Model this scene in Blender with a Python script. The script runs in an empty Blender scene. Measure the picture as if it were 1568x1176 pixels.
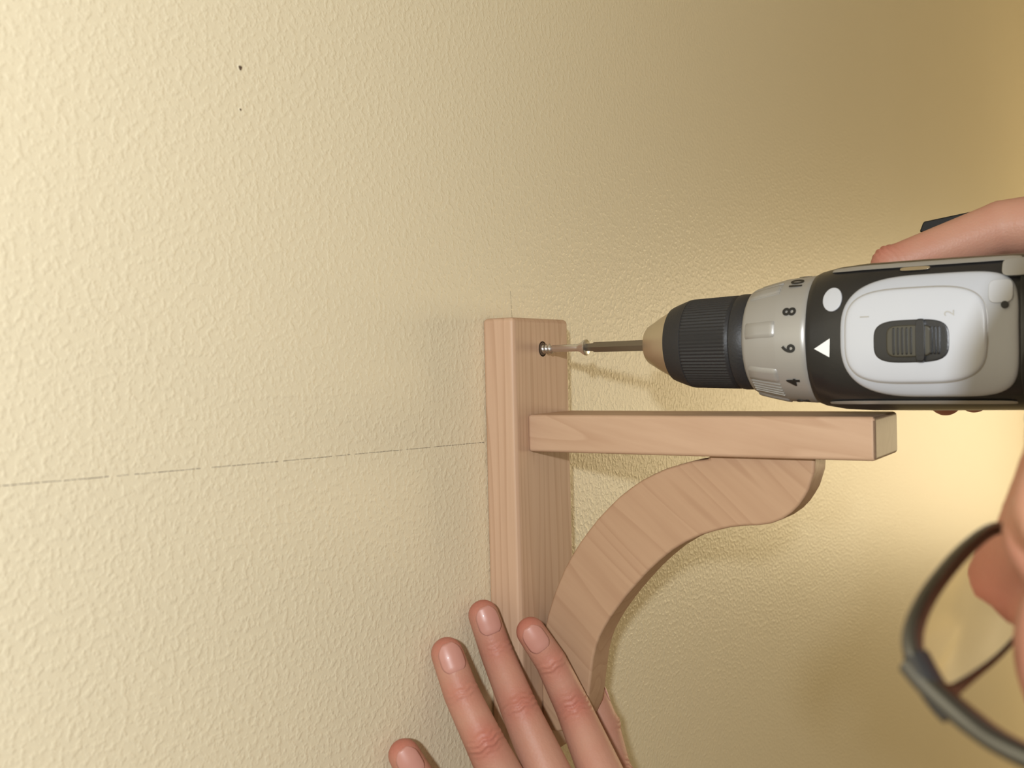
import bpy, bmesh, math, random
import numpy as np
from mathutils import Vector, Matrix
random.seed(3); np.random.seed(3)
ZC = 1.65           # camera height above the floor (m); object data below is in mm relative to it
def V(p): return (p[0]*.001, p[1]*.001, p[2]*.001+ZC)
COL = bpy.context.scene.collection
sc = bpy.context.scene

# ------------------------------------------------------------------ materials
def newmat(name):
    m = bpy.data.materials.new(name); m.use_nodes = True
    nt = m.node_tree; b = nt.nodes['Principled BSDF']
    return m, nt, b
def simple(name, col, rough=.5, metal=0., bump=0., bscale=300., spec=.5, coat=0., var=.0):
    m, nt, b = newmat(name)
    b.inputs['Base Color'].default_value = (*col, 1)
    b.inputs['Roughness'].default_value = rough
    b.inputs['Metallic'].default_value = metal
    b.inputs['Specular IOR Level'].default_value = spec
    b.inputs['Coat Weight'].default_value = coat
    tc = nt.nodes.new('ShaderNodeTexCoord')
    if bump > 0 or var > 0:
        n = nt.nodes.new('ShaderNodeTexNoise'); n.inputs['Scale'].default_value = bscale
        n.inputs['Detail'].default_value = 3
        nt.links.new(tc.outputs['Object'], n.inputs['Vector'])
        if bump > 0:
            bp = nt.nodes.new('ShaderNodeBump'); bp.inputs['Strength'].default_value = bump
            bp.inputs['Distance'].default_value = .0006
            nt.links.new(n.outputs['Fac'], bp.inputs['Height']); nt.links.new(bp.outputs['Normal'], b.inputs['Normal'])
        if var > 0:
            mx = nt.nodes.new('ShaderNodeMixRGB'); mx.blend_type = 'MULTIPLY'; mx.inputs[0].default_value = var
            mx.inputs[1].default_value = (*col, 1)
            nt.links.new(n.outputs['Fac'], mx.inputs[2]); nt.links.new(mx.outputs[0], b.inputs['Base Color'])
    return m

def wall_material():
    m, nt, b = newmat('orange_peel_wall_paint')
    L = nt.links.new; N = nt.nodes.new
    tc = N('ShaderNodeTexCoord')
    n1 = N('ShaderNodeTexNoise'); n1.inputs['Scale'].default_value = 340; n1.inputs['Detail'].default_value = 2
    n1.inputs['Roughness'].default_value = .5; n1.inputs['Distortion'].default_value = .1
    n2 = N('ShaderNodeTexNoise'); n2.inputs['Scale'].default_value = 130; n2.inputs['Detail'].default_value = 2
    n3 = N('ShaderNodeTexNoise'); n3.inputs['Scale'].default_value = 3.0; n3.inputs['Detail'].default_value = 2
    for n in (n1, n2, n3): L(tc.outputs['Object'], n.inputs['Vector'])
    r1 = N('ShaderNodeValToRGB'); r1.color_ramp.interpolation = 'EASE'
    r1.color_ramp.elements[0].position = .44; r1.color_ramp.elements[1].position = .68
    L(n1.outputs['Fac'], r1.inputs[0])
    ad = N('ShaderNodeMath'); ad.operation = 'MULTIPLY_ADD'
    L(n2.outputs['Fac'], ad.inputs[0]); ad.inputs[1].default_value = .8; L(r1.outputs[0], ad.inputs[2])
    bp = N('ShaderNodeBump'); bp.inputs['Strength'].default_value = .42; bp.inputs['Distance'].default_value = .0004
    L(ad.outputs[0], bp.inputs['Height']); L(bp.outputs['Normal'], b.inputs['Normal'])
    mx = N('ShaderNodeMixRGB'); L(n3.outputs['Fac'], mx.inputs[0])
    mx.inputs[1].default_value = (.79, .70, .495, 1); mx.inputs[2].default_value = (.81, .725, .525, 1)
    L(mx.outputs[0], b.inputs['Base Color'])
    b.inputs['Roughness'].default_value = .40
    b.inputs['Specular IOR Level'].default_value = .45
    return m
M_wall = wall_material()

def wood(name, scale, rot=(0, 0, 0), light=(.60, .41, .28), dark=(.42, .255, .155), ring=12., contrast=.48):
    m, nt, b = newmat(name); L = nt.links.new; N = nt.nodes.new
    tc = N('ShaderNodeTexCoord')
    mp = N('ShaderNodeMapping'); mp.inputs['Rotation'].default_value = rot
    m2 = N('ShaderNodeMapping'); m2.inputs['Scale'].default_value = scale
    L(tc.outputs['Object'], mp.inputs['Vector']); L(mp.outputs[0], m2.inputs['Vector'])
    n0 = N('ShaderNodeTexNoise'); n0.inputs['Scale'].default_value = 6; n0.inputs['Detail'].default_value = 1
    L(m2.outputs[0], n0.inputs['Vector'])
    ml = N('ShaderNodeMath'); ml.operation = 'MULTIPLY'; ml.inputs[1].default_value = ring
    L(n0.outputs['Fac'], ml.inputs[0])
    fr = N('ShaderNodeMath'); fr.operation = 'FRACT'; L(ml.outputs[0], fr.inputs[0])
    rp = N('ShaderNodeValToRGB'); rp.color_ramp.elements[0].position = 0; rp.color_ramp.elements[0].color = (.05, .05, .05, 1)
    rp.color_ramp.elements[1].position = .93; rp.color_ramp.elements[1].color = (.95, .95, .95, 1)
    e = rp.color_ramp.elements.new(.6); e.color = (.25, .25, .25, 1)
    e = rp.color_ramp.elements.new(1.0); e.color = (.05, .05, .05, 1)
    L(fr.outputs[0], rp.inputs[0])
    n1 = N('ShaderNodeTexNoise'); n1.inputs['Scale'].default_value = 60; n1.inputs['Detail'].default_value = 6
    L(m2.outputs[0], n1.inputs['Vector'])
    mm = N('ShaderNodeMath'); mm.operation = 'MULTIPLY_ADD'; mm.inputs[1].default_value = contrast
    L(rp.outputs[0], mm.inputs[0])
    m3 = N('ShaderNodeMath'); m3.operation = 'MULTIPLY'; m3.inputs[1].default_value = .5; L(n1.outputs['Fac'], m3.inputs[0])
    L(m3.outputs[0], mm.inputs[2])
    mx = N('ShaderNodeMixRGB'); mx.inputs[1].default_value = (*light, 1); mx.inputs[2].default_value = (*dark, 1)
    L(mm.outputs[0], mx.inputs[0]); L(mx.outputs[0], b.inputs['Base Color'])
    bp = N('ShaderNodeBump'); bp.inputs['Strength'].default_value = .12; bp.inputs['Distance'].default_value = .0003
    L(n1.outputs['Fac'], bp.inputs['Height']); L(bp.outputs['Normal'], b.inputs['Normal'])
    b.inputs['Roughness'].default_value = .5; b.inputs['Specular IOR Level'].default_value = .3
    return m
M_wood_v = wood('alder_wood_vertical', (6., 6., .30))
M_wood_h = wood('alder_wood_horizontal', (5., .5, 5.), rot=(math.radians(-12), 0, 0), contrast=.40, light=(.56, .38, .255), dark=(.40, .24, .145), ring=11)
M_wood_d = wood('alder_wood_diagonal', (5., .42, 6.), rot=(math.radians(-40), 0, 0), light=(.49, .32, .20), dark=(.355, .205, .12), contrast=.40, ring=10)
M_wood_e = wood('alder_end_grain', (4., 4., 4.), light=(.27, .18, .115), dark=(.20, .12, .075), contrast=.3, ring=30)

def skin_mat(name, c1, c2):
    m, nt, b = newmat(name); L = nt.links.new; N = nt.nodes.new
    at = N('ShaderNodeAttribute'); at.attribute_name = 'red'
    tc = N('ShaderNodeTexCoord')
    n = N('ShaderNodeTexNoise'); n.inputs['Scale'].default_value = 70; n.inputs['Detail'].default_value = 4
    L(tc.outputs['Object'], n.inputs['Vector'])
    ad = N('ShaderNodeMath'); ad.operation = 'MULTIPLY_ADD'; ad.inputs[1].default_value = .8; ad.use_clamp = True
    L(at.outputs['Fac'], ad.inputs[0])
    m2 = N('ShaderNodeMath'); m2.operation = 'MULTIPLY'; m2.inputs[1].default_value = .45; L(n.outputs['Fac'], m2.inputs[0])
    L(m2.outputs[0], ad.inputs[2])
    mx = N('ShaderNodeMixRGB'); mx.inputs[1].default_value = (*c1, 1); mx.inputs[2].default_value = (*c2, 1)
    L(ad.outputs[0], mx.inputs[0]); L(mx.outputs[0], b.inputs['Base Color'])
    vo = N('ShaderNodeTexVoronoi'); vo.inputs['Scale'].default_value = 900; L(tc.outputs['Object'], vo.inputs['Vector'])
    bp = N('ShaderNodeBump'); bp.inputs['Strength'].default_value = .35; bp.inputs['Distance'].default_value = .0002
    L(vo.outputs['Distance'], bp.inputs['Height']); L(bp.outputs['Normal'], b.inputs['Normal'])
    b.inputs['Roughness'].default_value = .5
    b.inputs['Specular IOR Level'].default_value = .35
    b.inputs['Subsurface Weight'].default_value = .12
    b.inputs['Subsurface Radius'].default_value = (.004, .0015, .0008)
    b.inputs['Subsurface Scale'].default_value = 1.
    return m
M_skin = skin_mat('skin', (.50, .28, .195), (.43, .14, .10))
M_nail = simple('fingernail', (.51, .245, .195), .38, spec=.5, coat=.2)
M_black = simple('black_plastic', (.012, .012, .013), .3, bump=.1, bscale=900)
M_rubber = simple('black_rubber', (.018, .018, .02), .5, bump=.2, bscale=900)
M_silver = simple('silver_plastic', (.37, .36, .34), .36, metal=.35)
M_panel = simple('light_grey_plastic', (.43, .45, .49), .32, coat=.2)
M_panel2 = simple('pale_grey_plastic', (.50, .52, .56), .3, coat=.2)
M_white = simple('white_print', (.85, .85, .84), .4)
M_print = simple('black_print', (.01, .01, .01), .4)
M_gold = simple('champagne_metal', (.62, .54, .40), .3, metal=.85)
M_steel = simple('zinc_steel', (.78, .78, .78), .28, metal=1.)
M_bit = simple('tool_steel', (.24, .21, .17), .32, metal=.9)
M_slide = simple('slider_plastic', (.05, .045, .03), .35)
M_floor = simple('floor_carpet', (.42, .34, .24), .9, bump=.5, bscale=400, var=.3)
M_ceil = simple('ceiling_paint', (.75, .72, .64), .8, bump=.3, bscale=120)
M_trim = simple('white_trim_paint', (.8, .79, .75), .4)
M_pencil = simple('graphite', (.24, .20, .15), .6)
M_hole = simple('hole_dark', (.10, .06, .035), .9)
M_hair = simple('brown_hair', (.06, .035, .02), .5, bump=.8, bscale=200)
M_shirt = simple('blue_cotton', (.10, .14, .22), .9, bump=.4, bscale=800)
M_pants = simple('denim', (.04, .06, .11), .9, bump=.4, bscale=800)
M_shoe = simple('shoe_leather', (.04, .025, .015), .5)
M_frame = simple('gunmetal_frame', (.10, .10, .098), .14, metal=1., coat=.5)
M_eye = simple('eye_white', (.8, .78, .75), .15)
M_iris = simple('eye_iris', (.06, .04, .02), .15)
M_lip = simple('lips', (.45, .16, .13), .4)
mg, nt, b = newmat('lens_glass')
b.inputs['Base Color'].default_value = (1, 1, 1, 1); b.inputs['Roughness'].default_value = 0
b.inputs['Transmission Weight'].default_value = 1; b.inputs['IOR'].default_value = 1.02
M_glass = mg

# ------------------------------------------------------------------ helpers
def link(o, parent=None):
    COL.objects.link(o)
    if parent is not None: o.parent = parent
    return o
def empty(name):
    e = bpy.data.objects.new(name, None); e.empty_display_size = .05; COL.objects.link(e); return e
def mesh(name, vs, fs, mat, parent=None, smooth=True, mm=True):
    me = bpy.data.meshes.new(name)
    me.from_pydata([V(p) for p in vs] if mm else [tuple(p) for p in vs], [], fs)
    me.update(); bm = bmesh.new(); bm.from_mesh(me)
    bmesh.ops.recalc_face_normals(bm, faces=bm.faces); bm.to_mesh(me); bm.free()
    for p in me.polygons: p.use_smooth = smooth
    me.materials.append(mat)
    return link(bpy.data.objects.new(name, me), parent)
def bevel(o, w, seg=3, ang=35):
    m = o.modifiers.new('bevel', 'BEVEL'); m.width = w*.001; m.segments = seg
    m.limit_method = 'ANGLE'; m.angle_limit = math.radians(ang); m.harden_normals = True
    return o
def box(name, x0, x1, y0, y1, z0, z1, mat, parent=None, bev=1., seg=3):
    vs = [(x, y, z) for x in (x0, x1) for y in (y0, y1) for z in (z0, z1)]
    fs = [(0, 1, 3, 2), (4, 6, 7, 5), (0, 4, 5, 1), (2, 3, 7, 6), (0, 2, 6, 4), (1, 5, 7, 3)]
    o = mesh(name, vs, fs, mat, parent, smooth=True)
    if bev > 0: bevel(o, bev, seg)
    else:
        for p in o.data.polygons: p.use_smooth = False
    return o
def lathe(name, prof, x0, z0, mat, parent, seg=72, rmod=None):
    vs, fs = [], []
    for (y, r) in prof:
        for k in range(seg):
            a = 2*math.pi*k/seg; rr = r*(rmod(y, k) if rmod else 1)
            vs.append((x0+rr*math.cos(a), y, z0+rr*math.sin(a)))
    for i in range(len(prof)-1):
        for k in range(seg):
            fs.append((i*seg+k, i*seg+(k+1) % seg, (i+1)*seg+(k+1) % seg, (i+1)*seg+k))
    fs.append(tuple(range(seg))); fs.append(tuple((len(prof)-1)*seg+k for k in range(seg)))
    o = mesh(name, vs, fs, mat, parent)
    bpy_smooth(o, 40); return o
def bpy_smooth(o, ang):
    me = o.data
    bm = bmesh.new(); bm.from_mesh(me)
    for e in bm.edges:
        if len(e.link_faces) == 2 and e.calc_face_angle(0) > math.radians(ang): e.smooth = False
    bm.to_mesh(me); bm.free()

# icosphere template
_b = bmesh.new(); bmesh.ops.create_icosphere(_b, subdivisions=3, radius=1)
ICOV = np.array([v.co[:] for v in _b.verts]); ICOF = [tuple(v.index for v in f.verts) for f in _b.faces]; _b.free()
def blob(name, sph, mat, parent, voxel=.9, smooth=4, frame=None, creases=None, reds=None):
    """sph: list of (pos, radius or (rx,ry,rz)) -> one continuous remeshed skin"""
    vs = []; fs = []; n = len(ICOV)
    for i, (p, r) in enumerate(sph):
        r = np.array(r if hasattr(r, '__len__') else (r, r, r), float)
        q = ICOV*r + np.array(p, float)
        if frame is not None:
            O, A, B, C = frame; q = O + q[:, :1]*A + q[:, 1:2]*B + q[:, 2:3]*C
        vs.append(q); fs += [tuple(a+i*n for a in f) for f in ICOF]
    vs = np.concatenate(vs)
    me = bpy.data.meshes.new(name+'_src'); me.from_pydata([tuple(v) for v in vs*.001], [], fs)
    o = bpy.data.objects.new(name+'_src', me); COL.objects.link(o)
    m = o.modifiers.new('r', 'REMESH'); m.mode = 'VOXEL'; m.voxel_size = voxel*.001
    if smooth:
        s = o.modifiers.new('s', 'SMOOTH'); s.iterations = smooth; s.factor = .5
    dg = bpy.context.evaluated_depsgraph_get()
    me2 = bpy.data.meshes.new_from_object(o.evaluated_get(dg)); me2.name = name
    bpy.data.objects.remove(o)
    nv = len(me2.vertices); co = np.empty(nv*3); me2.vertices.foreach_get('co', co); co = co.reshape(-1, 3)*1000
    if creases:
        no = np.empty(nv*3); me2.vertices.foreach_get('normal', no); no = no.reshape(-1, 3)
        for (J, A, D, rad, amp, per, sig) in creases:
            d = (co-J) @ A; rv = co-J-np.outer(d, A); rl = np.linalg.norm(rv, axis=1)
            dors = np.clip((no @ D), 0, 1)**.7
            wob = .5*np.sin(co @ np.cross(A, D)*.9)
            w = (rl < rad)*np.exp(-(d/sig)**2)*dors*(np.cos(2*np.pi*(d+wob)/per))
            co = co - no*(amp*w)[:, None]
    red = np.zeros(nv)
    if reds:
        for (J, s, a) in reds: red = np.maximum(red, a*np.exp(-np.sum((co-J)**2, axis=1)/(s*s)))
    co2 = co*.001; co2[:, 2] += ZC
    me2.vertices.foreach_set('co', co2.ravel())
    at = me2.attributes.new('red', 'FLOAT', 'POINT'); at.data.foreach_set('value', red)
    for p in me2.polygons: p.use_smooth = True
    me2.materials.clear(); me2.materials.append(mat); me2.update()
    return link(bpy.data.objects.new(name, me2), parent)
def tube(pts, rad, step=1.3):
    out = []
    for i in range(len(pts)-1):
        a, b = np.array(pts[i], float), np.array(pts[i+1], float)
        n = max(2, int(np.linalg.norm(b-a)/step))
        for k in range(n+1):
            t = k/n; out.append((a+(b-a)*t, rad[i]+(rad[i+1]-rad[i])*t))
    return out
def unit(v): v = np.array(v, float); return v/np.linalg.norm(v)
def nail(name, tip, nxt, n, r, parent, half=46, l0=-9.5, l1=4.6):
    tip = np.array(tip, float); d = unit(tip-np.array(nxt)); n = np.array(n, float); n = unit(n-d*(n@d)); s = np.cross(d, n)
    vs, fs = [], []; NU, NV = 12, 14
    for j in range(NV+1):
        v = j/NV; ax = l0+(l1-l0)*v
        e = 1-(max(0, (.3-v))/.3)**2*.5-(max(0, (v-.65))/.35)**2*.6
        rr = r*(1-.15*(max(0, v-.5)/.5)**1.5) - .5*max(0, .15-v)/.15
        for i in range(NU+1):
            th = math.radians(half)*e*(2*i/NU-1)
            vs.append(tip+d*ax+(n*math.cos(th)+s*math.sin(th))*rr)
    for j in range(NV):
        for i in range(NU):
            a = j*(NU+1)+i; fs.append((a, a+1, a+NU+2, a+NU+1))
    o = mesh(name, vs, fs, M_nail, parent)
    m = o.modifiers.new('sol', 'SOLIDIFY'); m.thickness = .0006; m.offset = 0
    return o

# ------------------------------------------------------------------ room
def slab(name, x0, x1, y0, y1, z0, z1, mat, parent=None):
    vs = [(x, y, z) for x in (x0, x1) for y in (y0, y1) for z in (z0, z1)]
    fs = [(0, 1, 3, 2), (4, 6, 7, 5), (0, 4, 5, 1), (2, 3, 7, 6), (0, 2, 6, 4), (1, 5, 7, 3)]
    return mesh(name, vs, fs, mat, parent, smooth=False, mm=False)
H = 3.1
slab('wall_back', -1.6, 4.2, 0, .12, 0, H, M_wall)
slab('floor', -1.6, 4.2, -4, .12, -.1, 0, M_floor)
slab('ceiling', -1.6, 4.2, -4, .12, H, H+.1, M_ceil)
slab('baseboard_back', -1.6, 4.2, -.014, 0, 0, .09, M_trim)
wr = empty('wall_right')
wy0, wy1, wz0, wz1 = -1.7, -.45, .85, 1.95
slab('pier_near', 4.2, 4.32, wy1, .12, 0, H, M_wall, wr)
slab('pier_far', 4.2, 4.32, -4, wy0, 0, H, M_wall, wr)
slab('below_sill', 4.2, 4.32, wy0, wy1, 0, wz0, M_wall, wr)
slab('header', 4.2, 4.32, wy0, wy1, wz1, H, M_wall, wr)
wn = empty('window_1')
for n, a in dict(jamb_a=(wy0, wy0+.05, wz0, wz1), jamb_b=(wy1-.05, wy1, wz0, wz1), sill=(wy0, wy1, wz0, wz0+.05),
                 head=(wy0, wy1, wz1-.05, wz1), mullion=((wy0+wy1)/2-.02, (wy0+wy1)/2+.02, wz0, wz1)).items():
    slab(n, 4.18, 4.26, a[0], a[1], a[2], a[3], M_trim, wn)

# ------------------------------------------------------------------ pencil marks + nail holes
def strip(pts, w, gaps=0.):
    vs, fs = [], []
    for (x0, z0), (x1, z1) in zip(pts[:-1], pts[1:]):
        L = math.hypot(x1-x0, z1-z0); n = max(1, int(L/2.4)); dx, dz = (x1-x0)/L, (z1-z0)/L
        for k in range(n):
            if random.random() < gaps: continue
            t0 = k/n; t1 = (k+random.uniform(.75, 1.))/n; ww = w*random.uniform(.6, 1.15)/2; j = random.uniform(-.05, .05)
            a = (x0+(x1-x0)*t0, z0+(z1-z0)*t0+j); b = (x0+(x1-x0)*t1, z0+(z1-z0)*t1+j)
            i = len(vs)
            vs += [(a[0]-dz*ww, -.03, a[1]+dx*ww), (a[0]+dz*ww, -.03, a[1]-dx*ww), (b[0]+dz*ww, -.03, b[1]-dx*ww), (b[0]-dz*ww, -.03, b[1]+dx*ww)]
            fs.append((i, i+1, i+2, i+3))
    return vs, fs
pl = [(176, -32.9), (209.5, -34.0), (255.6, -35.3), (295.1, -36.4), (333.8, -37.3), (394.3, -38.9), (446.2, -40.2)]
v1, f1 = strip(pl, .28, .10)
v2, f2 = strip([(475.2, 40.7), (476.4, 24.8)], .32, .0)
f2 = [tuple(a+len(v1) for a in f) for f in f2]
mesh('pencil_line', v1+v2, f1+f2, M_pencil, smooth=False)
for (x, z, r) in [(282.9, 117.7, .9), (282.3, 101.5, .45)]:
    vs = [(x, -.02, z)]; fs = []; n = 16
    for ring, (rr, yy) in enumerate([(r*.6, -.05), (r, -.3), (r*1.5, -.02)]):
        for k in range(n):
            a = 2*math.pi*k/n; q = rr*(1+.15*math.sin(3*a+x)); vs.append((x+q*math.cos(a), yy, z+q*math.sin(a)))
    fs += [(0, 1+k, 1+(k+1) % n) for k in range(n)]
    for g in range(2): fs += [(1+g*n+k, 1+g*n+(k+1) % n, 1+(g+1)*n+(k+1) % n, 1+(g+1)*n+k) for k in range(n)]
    o = mesh('nail_hole', vs, fs, M_hole)
    o.data.materials.append(M_wall)
    for i, p in enumerate(o.data.polygons):
        if i >= n*2: p.material_index = 1

# ------------------------------------------------------------------ shelf bracket
br = empty('shelf_bracket')
bd = box('backboard', 446.3, 504.4, -19.5, -.1, -212, 24.6, M_wood_v, br, bev=2.6, seg=4)
AX, AZ = 475.4, 8.2
arm = box('arm', 458.2, 503.2, -195.7, -19.3, -45.8, -26.3, M_wood_h, br, bev=1.8, seg=3)
arm.data.materials.append(M_wood_e)
for p in arm.data.polygons:
    if p.normal.y < -.9: p.material_index = 1
inner = [(-116.5, -44.5), (-116.5, -47.6), (-108, -48.8), (-101.2, -50.7), (-94, -53), (-87.2, -56), (-80.5, -59.4), (-74.5, -63.3), (-67.7, -68.4), (-61.4, -74.2),
         (-55.3, -80.2), (-49.8, -86.6), (-44.5, -93.2), (-39.8, -100), (-35.4, -107), (-31.8, -114.2), (-28.8, -120.6), (-26.4, -127), (-24.2, -133), (-22.4, -139.4), (-20.5, -149), (-19.4, -158)]
outer = [(-167.2, -44.5), (-167.2, -48), (-166.9, -52), (-165.6, -56), (-164.3, -60), (-162, -64), (-159.6, -67.6), (-156.2, -71.2), (-151.6, -74.6), (-146.3, -76.9), (-140.2, -78.2),
         (-133.7, -78.8), (-126.3, -80), (-119, -82.1), (-111.3, -84.8), (-103.8, -88.5), (-96.6, -93), (-89.7, -98.6), (-83.2, -104.6), (-77, -111.2), (-71.1, -117.8), (-65.7, -124.6), (-61.6, -130),
         (-58, -135.6), (-55, -140.8), (-52.8, -146.2), (-50.9, -153), (-49.7, -160.2), (-48.8, -166), (-47.8, -172.5), (-46.2, -180), (-43, -186.5), (-37, -191.5), (-29, -194.5), (-19.4, -195.5)]
poly = outer+inner[::-1]
n = len(poly)
vs = [(465.6, y, z) for y, z in poly]+[(485.2, y, z) for y, z in poly]
fs = [tuple(range(n)), tuple(range(2*n-1, n-1, -1))]+[(k, (k+1) % n, n+(k+1) % n, n+k) for k in range(n)]
bo = mesh('curved_brace', vs, fs, M_wood_d, br); bevel(bo, 1.5, 3, 50)
lathe('screw_recess', [(-19.62, 4.1), (-19.62, 3.6), (-19.56, 3.6), (-19.56, .2)], AX, AZ, M_hole, br, seg=32)

# ------------------------------------------------------------------ wood screw
sw = empty('wood_screw')
def thread():
    vs, fs = [], []; seg = 28; turns = 5; N = seg*turns; pitch = 2.1; y0 = -15.0
    for k in range(N+1):
        a = 2*math.pi*k/seg; yy = y0-pitch*k/seg
        for (dy, r) in [(-.75, 1.5), (0, 2.7), (.75, 1.5)]:
            vs.append((AX+r*math.cos(a), yy+dy, AZ+r*math.sin(a)))
    for k in range(N):
        i = k*3
        fs += [(i, i+1, i+4, i+3), (i+1, i+2, i+5, i+4)]
    return vs, fs
tv, tf = thread(); mesh('thread', tv, tf, M_steel, sw)
lathe('shank', [(-10, 1.6), (-25.5, 1.6), (-26, 1.95), (-41, 1.95), (-42.5, 2.3), (-45.2, 4.1), (-46.2, 4.3), (-46.6, 3.7), (-46.6, .5)], AX, AZ, M_steel, sw, seg=32)

# ------------------------------------------------------------------ power drill
dr = empty('power_drill')
hexm = lambda y, k: 1/ max(abs(math.cos(((2*math.pi*k/48) % (math.pi/3))-math.pi/6)), .8)
lathe('driver_bit', [(-45.6, .6), (-46.5, 1.9), (-48.5, 2.0), (-50.5, 2.1), (-51.5, 2.6), (-90, 2.8)], AX, AZ, M_bit, dr, seg=48, rmod=hexm)
lathe('chuck_nose', [(-84, 3.2), (-82.6, 6.0), (-82.3, 8.6), (-83.2, 9.6), (-90, 13.6), (-96.2, 16.8), (-97.6, 17.6), (-98, 17.6), (-98, 15)], AX, AZ, M_gold, dr)
def kn(y, k): return 1+(.018 if (k % 2 == 0 and (-131 < y < -107)) else 0)
cp = [(-97, 15), (-97.2, 18.1), (-98.4, 18.7), (-103, 20.4), (-106, 21.4), (-107, 21.6), (-107.2, 21.2)]
cp += [(-107.5-i*.98, 21.3+.75*i/24) for i in range(24)]
cp += [(-131.2, 21.6), (-132, 22.6), (-133.2, 22.8), (-137.5, 22.8), (-138.6, 22.2), (-139, 20), (-140.5, 19)]
lathe('chuck_sleeve', cp, AX, AZ, M_rubber, dr, seg=160, rmod=kn)
lathe('torque_ring', [(-138, 17), (-138.4, 22.6), (-139.2, 24.0), (-140.6, 24.8), (-148, 26.8), (-155, 28.3), (-156, 28.5), (-166.8, 29.2), (-168.6, 29.2), (-169.4, 28.6), (-169.6, 26)], AX, AZ, M_silver, dr)
def on_ring(phi, y, r):
    return np.array((AX-r*math.cos(phi), y, AZ+r*math.sin(phi)))
for k in range(8):
    ph0 = math.radians(10+45*k); w = math.radians(9)
    vs, fs = [], []; NN = 6
    for j, (y, r) in enumerate([(-140.4, 24.2), (-141.2, 25.9), (-147, 27.3), (-153, 28.6), (-155, 28.9), (-156, 28.0)]):
        for i in range(NN+1):
            vs.append(on_ring(ph0-w+2*w*i/NN, y, r-(1.2 if i in (0, NN) else 0)))
    for j in range(5):
        for i in range(NN):
            a = j*(NN+1)+i; fs.append((a, a+1, a+NN+2, a+NN+1))
    mesh('ring_rib', vs, fs, M_silver, dr)
for k in range(10):   # fine grip lines on the ring shoulders
    ph = math.radians(48+4.2*k if k < 5 else -62+4.2*(k-5))
    vs = [on_ring(ph+d, y, r) for y, r in ((-141.5, 25.6), (-155.5, 28.9)) for d in (-.008, .008)]
    vs += [on_ring(ph+d, y, r-1.6) for y, r in ((-141.5, 25.6), (-155.5, 28.9)) for d in (-.02, .02)]
    mesh('ring_line', vs, [(0, 1, 3, 2), (0, 2, 6, 4), (1, 3, 7, 5), (0, 1, 5, 4), (2, 3, 7, 6)], M_silver, dr, smooth=False)
def text(name, s, phi, y, r, size, mat, parent):
    cu = bpy.data.curves.new(name, 'FONT'); cu.body = s; cu.size = size*.001; cu.align_x = 'CENTER'; cu.align_y = 'CENTER'
    cu.extrude = .00008; cu.offset = .00022
    o = bpy.data.objects.new(name+'_t', cu); COL.objects.link(o)
    dg = bpy.context.evaluated_depsgraph_get(); me = bpy.data.meshes.new_from_object(o.evaluated_get(dg)); bpy.data.objects.remove(o)
    nn = Vector((-math.cos(phi), 0, math.sin(phi))); tt = Vector((math.sin(phi), 0, math.cos(phi))); up = Vector((0, 1, 0))
    R = Matrix((tt, up, nn)).transposed().to_4x4()
    me.transform(Matrix.Translation(V(on_ring(phi, y, r))) @ R)
    me.materials.clear(); me.materials.append(mat)
    return link(bpy.data.objects.new(name, me), parent)
for s, d in (('10', 60), ('8', 25), ('6', -8), ('4', -41), ('2', -74), ('12', 95)):
    text('torque_number_'+s, s, math.radians(d), -162.3, 29.15, 8.0, M_print, dr)
# housing
ROLL = math.radians(-4)
SEC = [(-168, 26, 27, 2.1), (-169.5, 28.6, 29.6, 2.15), (-172, 29.4, 30.6, 2.2), (-180, 30.2, 32.0, 2.4), (-192, 30.6, 32.6, 2.7), (-215, 30.8, 32.6, 2.8), (-252, 30.8, 32.4, 2.8), (-290, 30, 32, 2.7), (-308, 27, 29, 2.6), (-316, 20, 22, 2.4), (-318, 8, 9, 2.2)]
def sec(y):
    ys = [-s[0] for s in SEC]
    return [float(np.interp(-y, ys, [s[i] for s in SEC])) for i in (1, 2, 3)]
def rollp(x, y, z):
    c, s = math.cos(ROLL), math.sin(ROLL)
    return (AX+c*x-s*z, y, AZ+s*x+c*z)
def S(y, z, off):
    hx, hz, n = sec(y); q = min(abs(z)/(hz+off), .9995)
    return rollp(-(hx+off)*(1-q**n)**(1/n), y, z)
vs, fs = [], []; seg = 72
yy = sorted(set([s[0] for s in SEC]+[-172-6*i for i in range(24)]), reverse=True)
for y in yy:
    hx, hz, n = sec(y)
    for k in range(seg):
        a = 2*math.pi*k/seg; c, s = math.cos(a), math.sin(a)
        vs.append(rollp(hx*math.copysign(abs(c)**(2/n), c), y, hz*math.copysign(abs(s)**(2/n), s)))
for i in range(len(yy)-1):
    for k in range(seg): fs.append((i*seg+k, i*seg+(k+1) % seg, (i+1)*seg+(k+1) % seg, (i+1)*seg+k))
fs.append(tuple(range(seg))); fs.append(tuple((len(yy)-1)*seg+k for k in range(seg)))
mesh('housing', vs, fs, M_black, dr)
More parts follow.
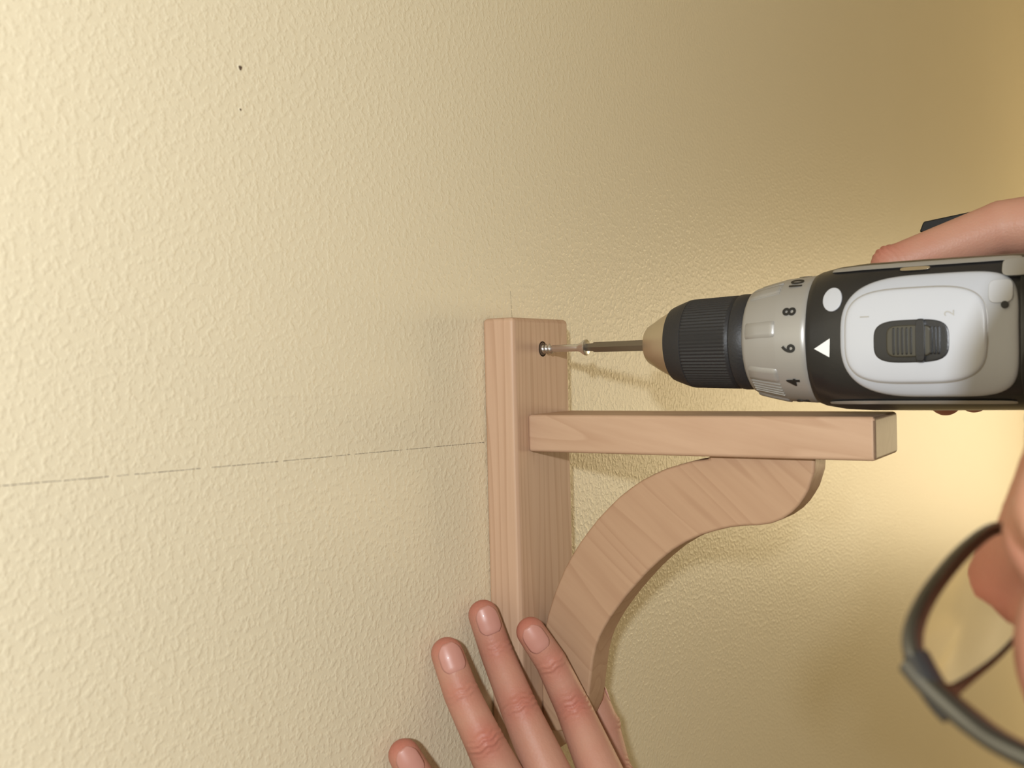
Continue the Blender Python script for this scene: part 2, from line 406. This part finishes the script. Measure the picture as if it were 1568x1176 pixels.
def patch(name, yc, zc, hy, hz, e, off, th, mat, e2=None, NR=14, NA=96, dip=1.2):
    e2 = e2 or e
    vs = []; fs = []
    rings = [(.001, off+th)]+[(.12*i, off+th) for i in range(1, 8)]+[(.9, off+th), (.95, off+th), (.975, off+th*.85), (.992, off+th*.5), (1., off), (1., off-dip)]
    for (r, h) in rings:
        for k in range(NA):
            a = 2*math.pi*k/NA; c, s = math.cos(a), math.sin(a); ee = e if c > 0 else e2
            y = yc+hy*r*math.copysign(abs(c)**(2/ee), c); z = zc+hz*r*math.copysign(abs(s)**(2/ee), s)
            vs.append(S(y, z, h))
    for i in range(len(rings)-1):
        for k in range(NA): fs.append((i*NA+k, i*NA+(k+1) % NA, (i+1)*NA+(k+1) % NA, (i+1)*NA+k))
    fs.append(tuple(range(NA)))
    return mesh(name, vs, fs, mat, dr)
patch('top_cover', -219.5, -2.0, 34.5, 25.4, 3.0, .2, 1.1, M_panel, e2=5)
patch('top_cover_groove', -215.0, -2.2, 28.6, 20.4, 3.6, .9, .5, M_silver)
patch('top_cover_raised', -215.0, -2.2, 27.8, 19.6, 3.6, 1.1, 1.0, M_panel2)
patch('selector_recess', -214.0, -4.8, 14.9, 8.9, 3.6, 1.9, .35, M_black)
patch('selector_slide', -213.5, -4.8, 9.0, 6.6, 5, 2.1, 1.2, M_slide)
patch('selector_bar', -218.0, -4.8, 1.8, 9.0, 5, 2.1, 2.4, M_black)
for k in range(5):
    patch('selector_rib', -207.5-k*1.7, -4.8, .45, 5.6, 5, 3.0, .8, M_black)
for k in range(3):
    patch('selector_rib', -222-k*1.4, -4.8, .4, 5.6, 5, 3.0, .8, M_black)
patch('indicator_oval', -181.2, 14.6, 4.2, 5.4, 2, .1, .6, M_panel2)
vs = [S(-173.6, -6.6, .35), S(-180.6, -2.4, .35), S(-180.2, -10.4, .35)]
mesh('arrow_mark', vs, [(0, 1, 2)], M_white, dr, smooth=False)
patch('side_trim', -216, 28.6, 38, 1.2, 6, .05, .6, M_silver)
patch('side_trim_low', -214, -29.6, 38, .7, 6, .05, .5, M_silver)
patch('vent', -214, 24.9+1.5, 6, .9, 4, .1, .5, M_gold)
patch('rear_band', -259, 0, 4.8, 29, 8, .1, 1.4, M_black)
patch('rear_clip', -253.5, 24, 6, 4, 4, .6, 1.6, M_silver)
patch('rear_cover', -285, 0, 20, 24, 4, .3, 1.0, M_panel)
patch('cover_notch', -247.5, 14.0, 4.5, 4.8, 4, 1.25, .9, M_panel2)
patch('cover_notch_pin', -249.0, 8.4, 1.4, 1.5, 2, 1.5, .8, M_black)
def top_text(name, s, y, z, size):
    p = Vector(S(y, z, 2.15))
    cu = bpy.data.curves.new(name, 'FONT'); cu.body = s; cu.size = size*.001; cu.align_x = 'CENTER'; cu.align_y = 'CENTER'; cu.extrude = .0001
    o = bpy.data.objects.new(name+'_t', cu); COL.objects.link(o)
    dg = bpy.context.evaluated_depsgraph_get(); me = bpy.data.meshes.new_from_object(o.evaluated_get(dg)); bpy.data.objects.remove(o)
    R = Matrix(((0, 0, 1), (0, 1, 0), (-1, 0, 0))).transposed().to_4x4()
    me.transform(Matrix.Translation(V(p)) @ R); me.materials.clear(); me.materials.append(M_silver)
    link(bpy.data.objects.new(name, me), dr)
top_text('gear_mark_1', '1', -195.8, 6, 5.5); top_text('gear_mark_2', '2', -229, 6, 5.5)
hs = tube([(AX+20, -245, AZ), (AX+60, -255, AZ), (AX+130, -285, AZ)], [19, 17, 18], 3)
blob('grip', [(p, (r, r*1.15, r)) for p, r in hs], M_rubber, dr, voxel=2, smooth=3)
box('battery', AX+125, AX+185, -360, -272, AZ-38, AZ+38, M_black, dr, bev=6)
box('trigger', AX+34, AX+58, -240, -222, AZ-7, AZ+7, M_black, dr, bev=3)
vs = [(545, -199, 61.5), (545, -201, 66.5), (545, -240, 71.5), (545, -262, 73), (545, -262, 60), (545, -225, 58)]
nvv = len(vs); vs += [(x+12, y, z) for x, y, z in vs]
M_hook = simple('matte_black_steel', (.008, .008, .008), .6, spec=.3)
bh = mesh('belt_hook', vs, [tuple(range(nvv)), tuple(range(2*nvv-1, nvv-1, -1))]+[(k, (k+1) % nvv, nvv+(k+1) % nvv, nvv+k) for k in range(nvv)], M_hook, dr, smooth=False)
bevel(bh, .8, 2)

# ------------------------------------------------------------------ person
pe = empty('person')
A = np.array
def hand(name, F, palm, extra, dors, nails, voxel=.8):
    sph = []; creases = []; reds = []
    for key, (pts, rad) in F.items():
        sph += tube(pts, rad, 1.2)
        P_ = [A(p, float) for p in pts]
        for j in (1, 2):
            if j < len(P_)-1:
                ax = unit(P_[j-1]-P_[j+1]); D = A(dors[key], float); D = unit(D-ax*(D@ax))
                sph.append((P_[j]+D*.8, rad[j]*1.0))
                creases.append((P_[j], ax, D, 14, .42 if j == 2 else .30, 2.8, 4.6 if j == 2 else 3.2))
                reds.append((P_[j]+D*8, 10, .8 if j == 2 else .55))
        reds.append((P_[0]+unit(P_[0]-P_[1])*4, 9, .9))
    sph += palm + extra
    blob(name, sph, M_skin, pe, voxel=voxel, smooth=5, creases=creases, reds=reds)
    for key in nails:
        pts, rad = F[key]
        nail(name+'_nail_'+key, pts[0], pts[1], dors[key], rad[0]+.3, pe)
def bil(a, b, c, d, ra, rb, nu=8, nv=22):
    out = []
    for i in range(nu+1):
        for j in range(nv+1):
            u, v = i/nu, j/nv
            p = (A(a)*(1-u)+A(b)*u)*(1-v)+(A(c)*(1-u)+A(d)*u)*v
            out.append((p, ra+(rb-ra)*v))
    return out
LF = dict(
 pinky=([(361.6, -8.6, -175.5), (366, -14.5, -189.5), (371.5, -26, -205), (390, -33, -240)], [7.3, 8.0, 8.6, 10.5]),
 ring=([(396.2, -8.8, -138.0), (396.4, -16.5, -156.5), (395.0, -29.5, -176), (405, -45, -216)], [7.9, 8.6, 9.4, 12]),
 middle=([(427.2, -9.4, -126.2), (429.0, -15.2, -144.2), (422.8, -32, -168.5), (419.0, -59, -213)], [7.8, 8.3, 9.3, 12.3]),
 index=([(438.4, -30.4, -134.8), (444.6, -38, -150.5), (450.2, -47, -174), (437, -76, -213)], [7.5, 8.1, 9.1, 12]),
 thumb=([(496.2, -32, -182), (497, -38, -200), (493, -46, -224), (462, -75, -256)], [9, 10.5, 11.5, 15]))
wl = (446, -108, -292)
palm = bil((390, -34, -240), (436, -74, -215), (428, -88, -288), (458, -118, -284), 11.5, 16)
ext = tube([(462, -75, -256), (450, -104, -288)], [15, 18], 2)+tube([wl, (330, -330, -480)], [22, 40], 5)
dL = dict(pinky=(-.6, -.8, .1), ring=(-.6, -.78, .1), middle=(-.62, -.76, .1), index=(-.78, -.6, .1), thumb=(.8, -.5, 0))
hand('left_hand', LF, palm, ext, dL, ['pinky', 'ring', 'middle', 'index', 'thumb'])
RF = dict(
 index=([(510, -194, -2), (512, -183, 20), (516, -192, 43), (534, -238, 59)], [8, 8.6, 9.8, 12.8]),
 middle=([(533, -212, -22), (532, -198, -8), (536, -204, 43), (552, -250, 60)], [8, 8.8, 9.8, 12.5]),
 ring=([(552, -222, -22), (551, -206, -6), (556, -216, 41), (571, -260, 56)], [7.6, 8.2, 9.2, 12]),
 pinky=([(570, -232, -18), (569, -218, -4), (574, -228, 38), (589, -268, 51)], [7, 7.5, 8.2, 11]),
 thumb=([(520, -222, -10), (520, -244, -14), (530, -268, -8), (545, -295, 12)], [8, 8.5, 9.5, 14]))
palmR = bil((534, -238, 59), (589, -268, 51), (545, -322, 58), (580, -328, 48), 13, 21)
extR = tube([(545, -295, 12), (560, -320, 35)], [14, 22], 2)+tube([(562, -322, 50), (640, -560, -130)], [27, 42], 5)
dR = dict(pinky=(0, .3, 1), ring=(0, .3, 1), middle=(0, .3, 1), index=(-.2, .3, 1), thumb=(0, 0, -1))
hand('right_hand', RF, palmR, extR, dR, ['index', 'thumb'], voxel=1.1)
# head (reading glasses sit low on the nose)
Lx = unit((.946, -.182, .268)); Fx = unit(A((.208, .973, -.098))-Lx*(A((.208, .973, -.098))@Lx)); Ux = np.cross(Lx, Fx)
E = A((252., -287., -41.)) + Fx*1.0 + Ux*20
fr = (E, Lx, Ux, Fx)
hd = [((0, 28, -101), (73, 80, 92)), ((0, 26, -50), (58, 44, 42)), ((0, -30, -50), (58, 60, 48)), ((0, -62, -32), (40, 34, 34)), ((0, -78, -18), (22, 16, 18)),
      ((0, 10, -8), (34, 10, 11)), ((-32, 4, -14), (24, 11, 13)), ((32, 4, -14), (24, 11, 13)), ((-34, -28, -15), (24, 24, 20)), ((34, -28, -15), (24, 24, 20)),
      ((-30, -4, -8), (17, 11, 12)), ((30, -4, -8), (17, 11, 12)),
      ((0, -52, -8), (25, 16, 14)), ((0, -105, -80), (48, 70, 48))]
hd += [((0, 2-i*2.1, 0+i*1.1), (6+i*.25, 6, 8)) for i in range(17)]
hd += [((-9, -34, 8), (7, 6, 8)), ((9, -34, 8), (7, 6, 8)), ((0, -34, 14), (9, 7.5, 8))]
for s in (-1, 1):
    hd += [((s*(75+i*.6), -8+14*math.cos(i*.5), -88-8*math.sin(i*.5)), (4, 9, 6)) for i in range(13)]
    hd += [((s*73, -22, -84), (4, 8, 6))]
blob('head', hd, M_skin, pe, voxel=2, smooth=4, frame=fr, reds=[(E-Ux*34+Fx*18, 18, .9), (E-Ux*28-Lx*36, 25, .5), (E-Ux*28+Lx*36, 25, .5)])
for s in (-1, 1):   # eyes looking down, upper lid covering most of them
    blob('eye', [((s*31, -10, -6), (9, 5, 8))], M_eye, pe, voxel=1.2, smooth=2, frame=fr)
    blob('iris', [((s*31, -11, 1.2), (4, 3.2, 1.6))], M_iris, pe, voxel=.7, smooth=1, frame=fr)
    blob('eyebrow', [((s*(18+i*2), 14+2.5*math.sin(i/12*3), -2.5-i*.85), (3.5, 2.4, 3)) for i in range(13)], M_hair, pe, voxel=1, smooth=2, frame=fr)
blob('mouth', [((x*2, -58, 5.5-.02*x*x), (4, 3.4, 3)) for x in range(-11, 12)], M_lip, pe, voxel=1, smooth=3, frame=fr)
blob('hair', [((0, 42, -116), (77, 74, 86)), ((0, 10, -128), (76, 72, 66)), ((-70, 14, -84), (7, 22, 14)), ((70, 14, -84), (7, 22, 14))], M_hair, pe, voxel=3, smooth=3, frame=fr)
ts = []
shL, shR = (70, -500, -265), (420, -520, -255)
ts += tube([(150, -505, -262), (340, -515, -255)], [62, 62], 15) + tube([shL, (150, -505, -270)], [52, 70], 12)+tube([shR, (340, -515, -265)], [52, 70], 12)
for zz in range(-300, -800, -25):
    w = 150-30*math.sin((-300-zz)/500*3.1)
    ts += [((245+sx*w*.5, -520, zz), (w*.62, 98, 45)) for sx in (-1, 0, 1)]
ts += tube([shL, (250, -420, -420), (330, -330, -480)], [52, 50, 44], 12)[:40]+tube([shR, (560, -560, -190), (640, -560, -130)], [52, 48, 46], 12)
blob('shirt', ts, M_shirt, pe, voxel=7, smooth=6)
ps = []
for s in (-1, 1):
    hx = 245+s*80
    ps += tube([(hx, -520, -790), (hx+s*15, -500, -1180), (hx+s*20, -530, -1590)], [92, 62, 48], 14)
ps += [((245, -520, -790), (150, 100, 90))]
blob('trousers', ps, M_pants, pe, voxel=8, smooth=6)
for s in (-1, 1):
    hx = 245+s*100
    blob('shoe', [((hx, -545, -1622), (42, 52, 30)), ((hx+s*5, -470, -1626), (44, 80, 24)), ((hx, -545, -1590), (40, 44, 40))], M_shoe, pe, voxel=5, smooth=3)

# eyeglasses
eg = empty('eyeglasses')
def curve(name, pts, rad, mat, parent, cyclic=False, bev=1.):
    cu = bpy.data.curves.new(name, 'CURVE'); cu.dimensions = '3D'; cu.bevel_depth = bev*.001; cu.bevel_resolution = 5; cu.resolution_u = 12
    cu.use_fill_caps = True
    s = cu.splines.new('NURBS'); s.points.add(len(pts)-1)
    for i, p in enumerate(pts):
        s.points[i].co = (*V(p), 1); s.points[i].radius = rad[i]
    s.use_cyclic_u = cyclic; s.order_u = 3; s.use_endpoint_u = not cyclic
    o = bpy.data.objects.new(name+'_c', cu); COL.objects.link(o)
    dg = bpy.context.evaluated_depsgraph_get(); me = bpy.data.meshes.new_from_object(o.evaluated_get(dg)); bpy.data.objects.remove(o)
    for p in me.polygons: p.use_smooth = True
    me.materials.clear(); me.materials.append(mat)
    return link(bpy.data.objects.new(name, me), parent)
P0 = A((187.6, -261.7, -50.6)); Mid = P0+Lx*68
rim = [(186, -266, -56), (187.2, -262.3, -51), (195.6, -263, -45.0), (215.8, -266.6, -38.9), (233, -271, -35.6), (242, -274, -39), (241, -277, -50), (231.5, -276, -56.3), (215, -273.5, -58.2), (200, -270.3, -59), (190, -268, -59.5)]
rr = [1.8, 1.9, 1.7, 1.6, 1.4, 1.1, .8, .6, .6, .8, 1.4]
def refl(p): p = A(p, float); return p-2*((p-Mid)@Lx)*Lx
curve('rim_left', rim, rr, M_frame, eg, True); curve('rim_right', [refl(p) for p in rim], rr, M_frame, eg, True)
br_ = [(242, -274, -40), tuple(Mid-Ux*6+Fx*1.5), tuple(refl((242, -274, -40)))]
curve('bridge', br_, [1.3, 1.5, 1.3], M_frame, eg)
tp = [(187, -262.5, -54), (183.5, -267.5, -58), (178.5, -283, -66), (166, -330, -66), (158, -368, -62), (160, -385, -76), (163, -395, -90)]
curve('temple_left', tp, [2.1, 2.4, 1.9, 1.7, 1.8, 1.9, 1.6], M_frame, eg)
curve('temple_right', [refl(p) for p in tp], [2.1, 2.4, 1.9, 1.7, 1.8, 1.9, 1.6], M_frame, eg)
hb = [(187.5, -263.5, -52.5), (184.5, -266.5, -57.5), (183, -270, -60.5)]
curve('hinge_left', hb, [2.3, 2.7, 2.1], M_black, eg); curve('hinge_right', [refl(p) for p in hb], [2.3, 2.7, 2.1], M_black, eg)
for nm, rp in (('lens_left', rim), ('lens_right', [refl(p) for p in rim])):
    c = np.mean([A(p, float) for p in rp], axis=0)
    vs = [tuple(c)]+[tuple(p) for p in rp]
    o = mesh(nm, vs, [(0, 1+k, 1+(k+1) % len(rp)) for k in range(len(rp))], M_glass, eg)
    mo = o.modifiers.new('s', 'SOLIDIFY'); mo.thickness = .0012

# ------------------------------------------------------------------ lights
def area(name, loc, target, sx, sy, power, col):
    l = bpy.data.lights.new(name, 'AREA'); l.shape = 'RECTANGLE'; l.size = sx; l.size_y = sy; l.energy = power; l.color = col
    o = bpy.data.objects.new(name, l); COL.objects.link(o); o.location = loc
    d = Vector(target)-Vector(loc); o.rotation_euler = d.to_track_quat('-Z', 'Y').to_euler(); return o
k = bpy.data.lights.new('camera_side_lamp', 'POINT'); k.energy = 21.5; k.color = (.92, .96, 1.); k.shadow_soft_size = .014
ko = bpy.data.objects.new('camera_side_lamp', k); COL.objects.link(ko); ko.location = V((-300, -420, 115))
area('window_daylight', (4.25, (wy0+wy1)/2, (wz0+wz1)/2), (0, (wy0+wy1)/2-.2, 1.5), 1.2, 1.05, 33, (1, .79, .46))
w = bpy.data.worlds.new('room_ambient'); sc.world = w; w.use_nodes = True
w.node_tree.nodes['Background'].inputs[0].default_value = (1, .83, .55, 1)
w.node_tree.nodes['Background'].inputs[1].default_value = .41

# ------------------------------------------------------------------ camera
cam = bpy.data.cameras.new('camera'); cam.sensor_width = 36; cam.lens = 36.02; cam.clip_start = .01
co = bpy.data.objects.new('camera', cam); COL.objects.link(co)
X = unit((991, 54, -1569)); Y = A((-2484., -33., -1569.)); Y = unit(Y-X*(X@Y)); Z = np.cross(X, Y)
R = Matrix((tuple(X), tuple(Y), tuple(Z)))
co.matrix_world = Matrix.Translation((0, -.3, ZC)) @ R.to_4x4()
cam.dof.use_dof = True; cam.dof.focus_distance = .56; cam.dof.aperture_fstop = 16
sc.camera = co
sc.view_settings.view_transform = 'Standard'
